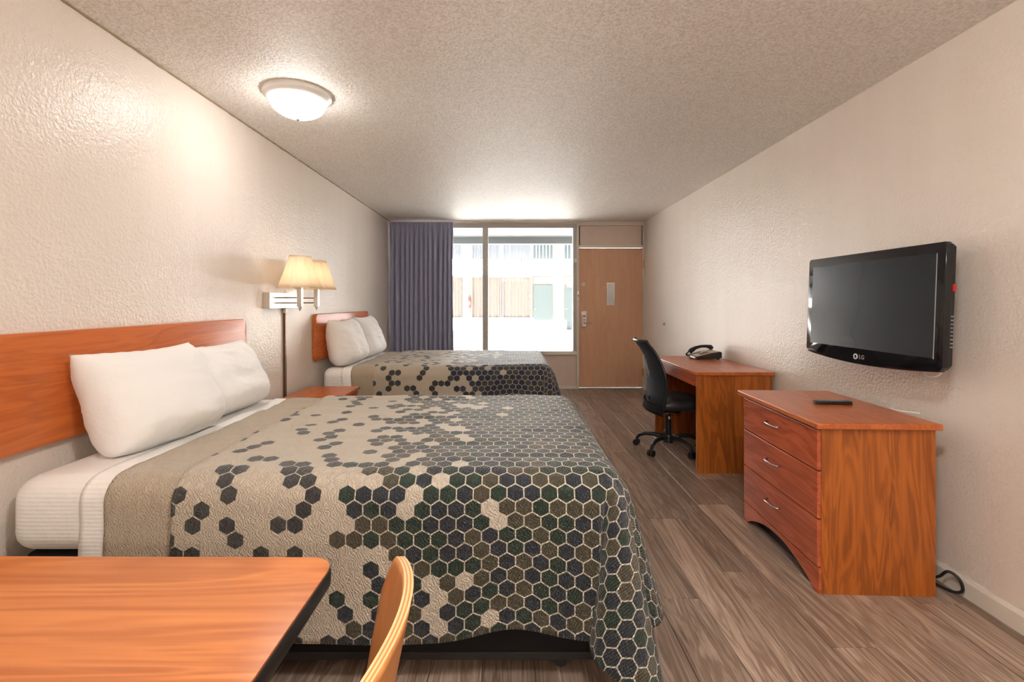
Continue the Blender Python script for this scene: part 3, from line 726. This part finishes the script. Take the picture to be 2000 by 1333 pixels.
obj('label_strip', B(-.003, .0, .01, .12, .012, .026), 'white', ph)
obj('card', prism([(.10, onface(.10) + .004), (.10, onface(.10) + .007), (.17, onface(.17) + .012), (.17, onface(.17) + .009)], 'Y', .135, .150), 'white', ph)
hs = obj('handset', tube(bmesh.new(), [(.012, .175, .050), (.03, .175, .068), (.07, .175, .092), (.12, .175, .105), (.17, .175, .106), (.205, .175, .098), (.222, .175, .084)], [.020, .022, .015, .013, .014, .022, .018], 14), 'black', ph, True)
obj('cord', T([(.01 + .0 + .007 * math.cos(i * 1.2) - .025 * math.sin(PI * i / 60), .18 + .007 * math.sin(i * 1.2), .012 + .0003 * i + .03 * (i / 60) ** 2) for i in range(61)], .0028, 6), 'black', ph, True)

# ------------------------------------------------------------------ office chair
oc = thing('office_chair', 'black mesh-back swivel chair at the desk', 'office chair', (1.37, 4.05, 0))
def backx(z):      # profile of the backrest, local x
    pts = [(.33, -.135), (.40, -.118), (.52, -.100), (.63, -.098), (.75, -.122), (.86, -.168), (.945, -.245)]
    for (z0, x0), (z1, x1) in zip(pts, pts[1:]):
        if z <= z1:
            t = (z - z0) / (z1 - z0); return x0 + (x1 - x0) * t
    return pts[-1][1]
def sm_backx(z): return sum(backx(min(.945, max(.33, z + d))) for d in (-.04, -.02, 0, .02, .04)) / 5
def halfw(z):
    t = (z - .33) / .615
    return .225 + .03 * math.sin(PI * min(1, t * 1.25)) - .055 * max(0, t - .55) / .45
def back_fn(u, v):
    z = .35 + v * .595; hw = halfw(z); y = (2 * u - 1) * hw
    z2 = z - .035 * (abs(2 * u - 1) ** 3) * (v > .9) * 0
    return (sm_backx(z) + .055 * (1 - (2 * u - 1) ** 2) * -1 * .9, y, z2)
thick(obj('backrest', grid(24, 30, back_fn), 'mesh', oc, True), .006, 0)
def rim(u0, u1, v0, v1, n=30): return [back_fn(u0 + (u1 - u0) * i / n, v0 + (v1 - v0) * i / n) for i in range(n + 1)]
obj('back_frame', T(rim(0, 0, 0, 1), .010, 8), 'black', oc, True); obj('back_frame', T(rim(1, 1, 0, 1), .010, 8), 'black', oc, True)
obj('back_frame', T(rim(0, 1, 1, 1), .011, 8), 'black', oc, True)
thick(obj('lower_panel', grid(24, 6, lambda u, v: (lambda p: (p[0] - .014, p[1], p[2]))(back_fn(u, v * .12))), 'black_fabric', oc, True), .016, 0)
obj('back_frame', T(rim(0, 1, 0, 0), .014, 8), 'black_fabric', oc, True)
# nested grey arcs on the rear of the mesh
for r_ in (.05, .075):
    obj('back_arc', T([(sm_backx(.72 + r_ * math.sin(a) * 1.3) - .056, -.02 + r_ * math.cos(a), .72 + r_ * 1.3 * math.sin(a)) for a in [-1.3 + 2.6 * i / 16 for i in range(17)]], .004, 6), 'grey', oc, True)
def seat_fn(side):
    def fn(u, v):
        a, b = 2 * u - 1, 2 * v - 1
        rx, ry = .205, .245
        f = (1 - abs(a) ** 5) ** .4 * (1 - abs(b) ** 5) ** .4
        x = .075 + a * rx * (1 - .06 * b * b); y = b * ry * (1 - .06 * a * a)
        z = .415 + (side * .058 * f if side > 0 else side * .05 * f) + .006 * math.sin(a * 9) * f * (side > 0) - .02 * max(0, a - .5)
        return (x, y, z)
    return fn
bm = bmesh.new()
for sd in (-1, 1): me = grid(28, 28, seat_fn(sd)); bm.from_mesh(me); bpy.data.meshes.remove(me)
bmesh.ops.remove_doubles(bm, verts=bm.verts, dist=.0005)
obj('seat', bm, 'vinyl', oc, True)
obj('back_stem', T([(.0, 0, .36), (-.10, 0, .352), (-.165, 0, .38), (-.175, 0, .46)], .018, 8), 'black', oc, True)
mec = obj('mechanism', B(-.09, .09, -.06, .06, .325, .372, bev=.01), 'black', oc)
obj('tilt_lever', T([(.03, -.05, .34), (.03, -.17, .335)], .006, 8), 'black', mec); obj('lever_knob', shift(lathe([(0, -.022), (.012, -.016), (.012, .008), (0, .014)], 12), (-.02, -.085, .30)), 'steel', mec)
obj('column', T([(0, 0, .30), (0, 0, .345)], .013, 16), 'steel', oc, 'auto'); obj('column_sleeve', T([(0, 0, .07), (0, 0, .30)], .026, 18), 'black', oc, 'auto')
hub = obj('hub', lathe([(0, .065), (.04, .065), (.045, .10), (.035, .13), (0, .13)], 20), 'black', oc, 'auto')
for i in range(5):
    a = math.radians(222 + 72 * i); cx, sy = math.cos(a), math.sin(a)
    obj('leg', T([(.03 * cx, .03 * sy, .105), (.12 * cx, .12 * sy, .118), (.20 * cx, .20 * sy, .112), (.25 * cx, .25 * sy, .090), (.27 * cx, .27 * sy, .062)], [.020, .018, .016, .015, .014], 10), 'black', oc, True)
    c0 = Vector((.272 * cx, .272 * sy, .027)); sd = Vector((-sy, cx, 0))
    cs = obj('caster', tube(T([c0 + sd * .006, c0 + sd * .025], .027, 16), [c0 - sd * .025, c0 - sd * .006], .027, 16), 'black', oc, 'auto')
    obj('caster_hood', T([c0 + Vector((0, 0, .0)), c0 + Vector((0, 0, .045))], .010, 8), 'black', cs)

# ------------------------------------------------------------------ table and plywood chair in the foreground
tb = thing('dining_table', 'honey cherry laminate table with rounded corners and black edge', 'table', (-1.03, .595, 0), -.006)
TX, TY, TH = .675, .385, .742
obj('table_top', prism(rrect(-TX + .003, TX - .003, -TY + .003, TY - .003, .047, 8), 'Z', TH - .004, TH), 'table_wood', tb)
obj('edge_band', prism(rrect(-TX, TX, -TY, TY, .05, 8), 'Z', TH - .036, TH - .003, .004), 'edge_black', tb, 'auto')
obj('pedestal', T([(0, 0, .03), (0, 0, TH - .036)], .038, 20), 'edge_black', tb, 'auto')
for a in range(4):
    c, s = math.cos(a * PI / 2), math.sin(a * PI / 2)
    ln = .5 if a % 2 == 0 else .32
    obj('foot', T([(0, 0, .05), (ln * .5 * c, ln * .5 * s, .045), (ln * c, ln * s, .022)], [.026, .024, .018], 10), 'edge_black', tb, True)
obj('top_plate', B(-.2, .2, -.15, .2 - .05, TH - .042, TH - .036), 'edge_black', tb)

dc = thing('plywood_chair', 'bent plywood chair pushed up to the honey wood table', 'chair', (-.36, .60, 0))
def cb_x(y, z): return .225 - 1.35 * y * y - (.875 - z) * .20
def chair_back(side):
    def fn(u, v):
        a = 2 * u - 1; zt = .875 - .03 * abs(a) ** 2.2 - .14 * max(0, abs(a) - .80) ** 2 / .04 * .5
        zb = .56 + .02 * abs(a) ** 4
        y = a * .205; z = zb + v * (zt - zb)
        # waist the sides slightly
        y *= 1 - .06 * (1 - v) ** 2
        return (cb_x(y, z) + side, y, z)
    return fn
NU, NV = 32, 18
f0, f1 = chair_back(-.0065), chair_back(.0065)
bp = obj('back_veneer', grid(NU, NV, f0), 'ply_face', dc, True); thick(bp, .0008, 0)
bp2 = obj('back_veneer', grid(NU, NV, f1), 'ply_face', dc, True); thick(bp2, .0008, 0)
def ply_edge(s0, s1):
    ring = [(i / NU, 1.0) for i in range(NU + 1)] + [(1.0, 1 - j / NV) for j in range(1, NV + 1)] + [(1 - i / NU, 0.0) for i in range(1, NU + 1)] + [(0.0, j / NV) for j in range(1, NV)]
    bm = bmesh.new(); A = [bm.verts.new(chair_back(s0)(u, v)) for u, v in ring]; Bq = [bm.verts.new(chair_back(s1)(u, v)) for u, v in ring]
    n = len(ring)
    for i in range(n): bm.faces.new((A[i], A[(i + 1) % n], Bq[(i + 1) % n], Bq[i]))
    return bm
M['ply_light'] = wood('plywood edge pale layer', (0.62, 0.36, 0.15), (0.74, 0.48, 0.24), 'Y', .45); M['ply_dark'] = wood('plywood edge dark layer', (0.36, 0.15, 0.045), (0.46, 0.21, 0.07), 'Y', .45)
step = .013 / 5
for i in range(5): obj('ply_layer', ply_edge(-.0065 + i * step, -.0065 + (i + 1) * step), 'ply_light' if i % 2 == 0 else 'ply_dark', dc)
obj('seat', prism(rrect(-.24, .17, -.205, .205, .06, 6), 'Z', .437, .450, .003), 'ply_face', dc)
for sy in (-.17, .17):
    obj('leg', T([(-.20, sy, .437), (-.24, sy * 1.08, 0.0)], .011, 10), 'edge_black', dc, 'auto')
    obj('leg', T([(.12, sy, .437), (.20, sy * 1.08, 0.0)], .011, 10), 'edge_black', dc, 'auto')
    obj('back_support', T([(.05, sy * .6, .430), (.13, sy * .6, .430), (.148, sy * .6, .46), (cb_x(sy * .6, .57) + .018, sy * .6, .57), (cb_x(sy * .6, .68) + .018, sy * .6, .68)], .009, 10), 'edge_black', dc, True)
obj('seat_rail', B(-.21, .13, -.17, .17, .425, .437), 'edge_black', dc)

# ------------------------------------------------------------------ outside
struct('ground', B(-30, 30, YF + .13, 45, -.25, -.03), 'ground', 'sunlit concrete courtyard outside the window', 'ground')
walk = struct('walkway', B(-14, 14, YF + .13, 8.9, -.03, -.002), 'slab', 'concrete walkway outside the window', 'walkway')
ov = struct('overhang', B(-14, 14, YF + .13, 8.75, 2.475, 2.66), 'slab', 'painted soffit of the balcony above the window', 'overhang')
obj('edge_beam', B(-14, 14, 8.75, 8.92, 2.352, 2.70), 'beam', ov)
bl = thing('motel_building', 'white two-storey motel wing across the courtyard', 'building', (0, 21, 0))
KX = lambda px: (px - 994) / 43.8
KZ = lambda py: 1.27 + (590 - py) / 43.8
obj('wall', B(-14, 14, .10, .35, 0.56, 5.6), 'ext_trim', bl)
obj('wall_base', B(-14, 14, .08, .35, 0, 0.56), 'stucco', bl)
obj('balcony_slab', B(-14, 14, -1.65, .10, 2.43, 2.66), 'stucco', bl)
obj('roof', B(-14.3, 14.3, -2.0, .5, 5.1, 5.35), 'stucco', bl)
obj('walkway_slab', B(-14, 14, -1.7, .10, -.03, .02), 'ground', bl)
def wavy(x0, x1, z0, z1, y):
    n = int((x1 - x0) / .025)
    return grid(n, 1, lambda u, v: (x0 + u * (x1 - x0), y + .022 * math.sin(u * (x1 - x0) * 2 * PI / .155) + .012 * math.sin(u * (x1 - x0) * 19), z0 + v * (z1 - z0)))
def wframe(parent, x0, x1, z0, z1, y, mat='ext_trim', t=.05):
    bm = bmesh.new()
    box(bm, x0 - t, x1 + t, y, .10, z1, z1 + t); box(bm, x0 - t, x1 + t, y, .10, z0 - t, z0); box(bm, x0 - t, x0, y, .10, z0, z1); box(bm, x1, x1 + t, y, .10, z0, z1)
    return obj('window', bm, mat, parent)
SP = 185 / 47.4
for m in (-1, 0, 1):
    for mir in (0, 1):                       # rooms are mirrored in pairs, doors side by side
        def span(a, b):
            q = sorted((KX((2 * 912.5 - p if mir else p) + 358 * m) for p in (a, b))); return q[0], q[1]
        for (a, b) in ((922, 977), (983, 1037)):
            x0, x1 = span(a, b)
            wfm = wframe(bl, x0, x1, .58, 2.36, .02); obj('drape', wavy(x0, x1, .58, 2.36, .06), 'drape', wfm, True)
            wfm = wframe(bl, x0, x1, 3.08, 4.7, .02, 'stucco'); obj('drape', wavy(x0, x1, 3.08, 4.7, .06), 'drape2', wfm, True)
        dx0, dx1 = span(1042, 1080)
        dd = obj('door', B(dx0, dx1, .05, .10, .02, 2.03), 'teal', bl); obj('knob', shift(lathe([(0, -.03), (.03, -.02), (.03, .02), (0, .03)], 10), (dx0 + .07, .03, .95)), 'steel', dd)
        obj('transom', B(dx0, dx1, .06, .10, 2.08, 2.38), 'ext_trim', bl)
        obj('door', B(dx0, dx1, .05, .10, 2.66, 4.7), 'teal', bl)
        a0, a1 = span(957, 1004); ac = obj('air_conditioner', B(a0, a1, -.12, .10, .03, .48, bev=.01), 'stucco', bl)
        g0, g1 = span(957.5, 968)
        for i in range(6): obj('louvre', B(g0, g1, -.135, -.12, .08 + i * .062, .105 + i * .062), 'grey', ac)
        l0, l1 = span(1034, 1038); obj('wall_lamp', B(l0, l1, -.03, .02, 1.47, 1.57), 'white', bl)
        for i in range(7): obj('baluster', B(dx0 - .05 + i * .15, dx0 - .02 + i * .15, -.10, -.07, 2.7, 4.6), 'stucco', bl)
for k in range(-3, 4):
    cx = (909 - 994) / 47.4 + k * SP
    obj('column', B(cx - .10, cx + .10, -1.60, -1.40, 0, 2.43), 'stucco', bl)
    obj('column', B(cx - .10, cx + .10, -1.60, -1.40, 2.66, 5.1), 'stucco', bl)
    obj('parapet_panel', B(cx + .10, cx + SP * .58, -1.58, -1.52, 2.70, 3.04), 'stucco', bl)
    obj('parapet_panel', B(cx + SP * .60, cx + SP - .10, -1.58, -1.52, 2.70, 3.04), 'stucco', bl)
obj('sign_plate', B(KX(1107), KX(1124), -.02, .04, 1.93, 2.2), 'grey', bl)
obj('sign_mark', T([(KX(1109) + i * .025, -.03, 2.06 + .05 * math.sin(i * 1.1)) for i in range(12)], .014, 6), 'label', bl)
es = obj('red_sign', B(KX(911), KX(919), -.03, .02, 3.70, 3.80), 'white', bl)
for i in range(3): obj('red_mark', B(KX(911.5 + i * 2.6), KX(913.3 + i * 2.6), -.036, -.03, 3.715, 3.785), 'red', es)
fx = thing('fire_extinguisher', 'small red fire extinguisher on the wall across the courtyard', 'fire extinguisher', (KX(916.5), 20.96, 1.0))
obj('cylinder', lathe([(0, 0), (.07, 0), (.075, .02), (.075, .38), (.045, .45), (.02, .48), (0, .48)], 16), 'red', fx, 'auto')
obj('valve', B(-.03, .05, -.02, .02, .48, .56, bev=.005), 'label', fx); obj('hose', T([(.04, -.02, .53), (.09, -.03, .45), (.09, -.03, .2)], .012, 8), 'label', fx)
obj('label_patch', B(-.05, .05, -.082, -.07, .16, .28), 'white', fx)
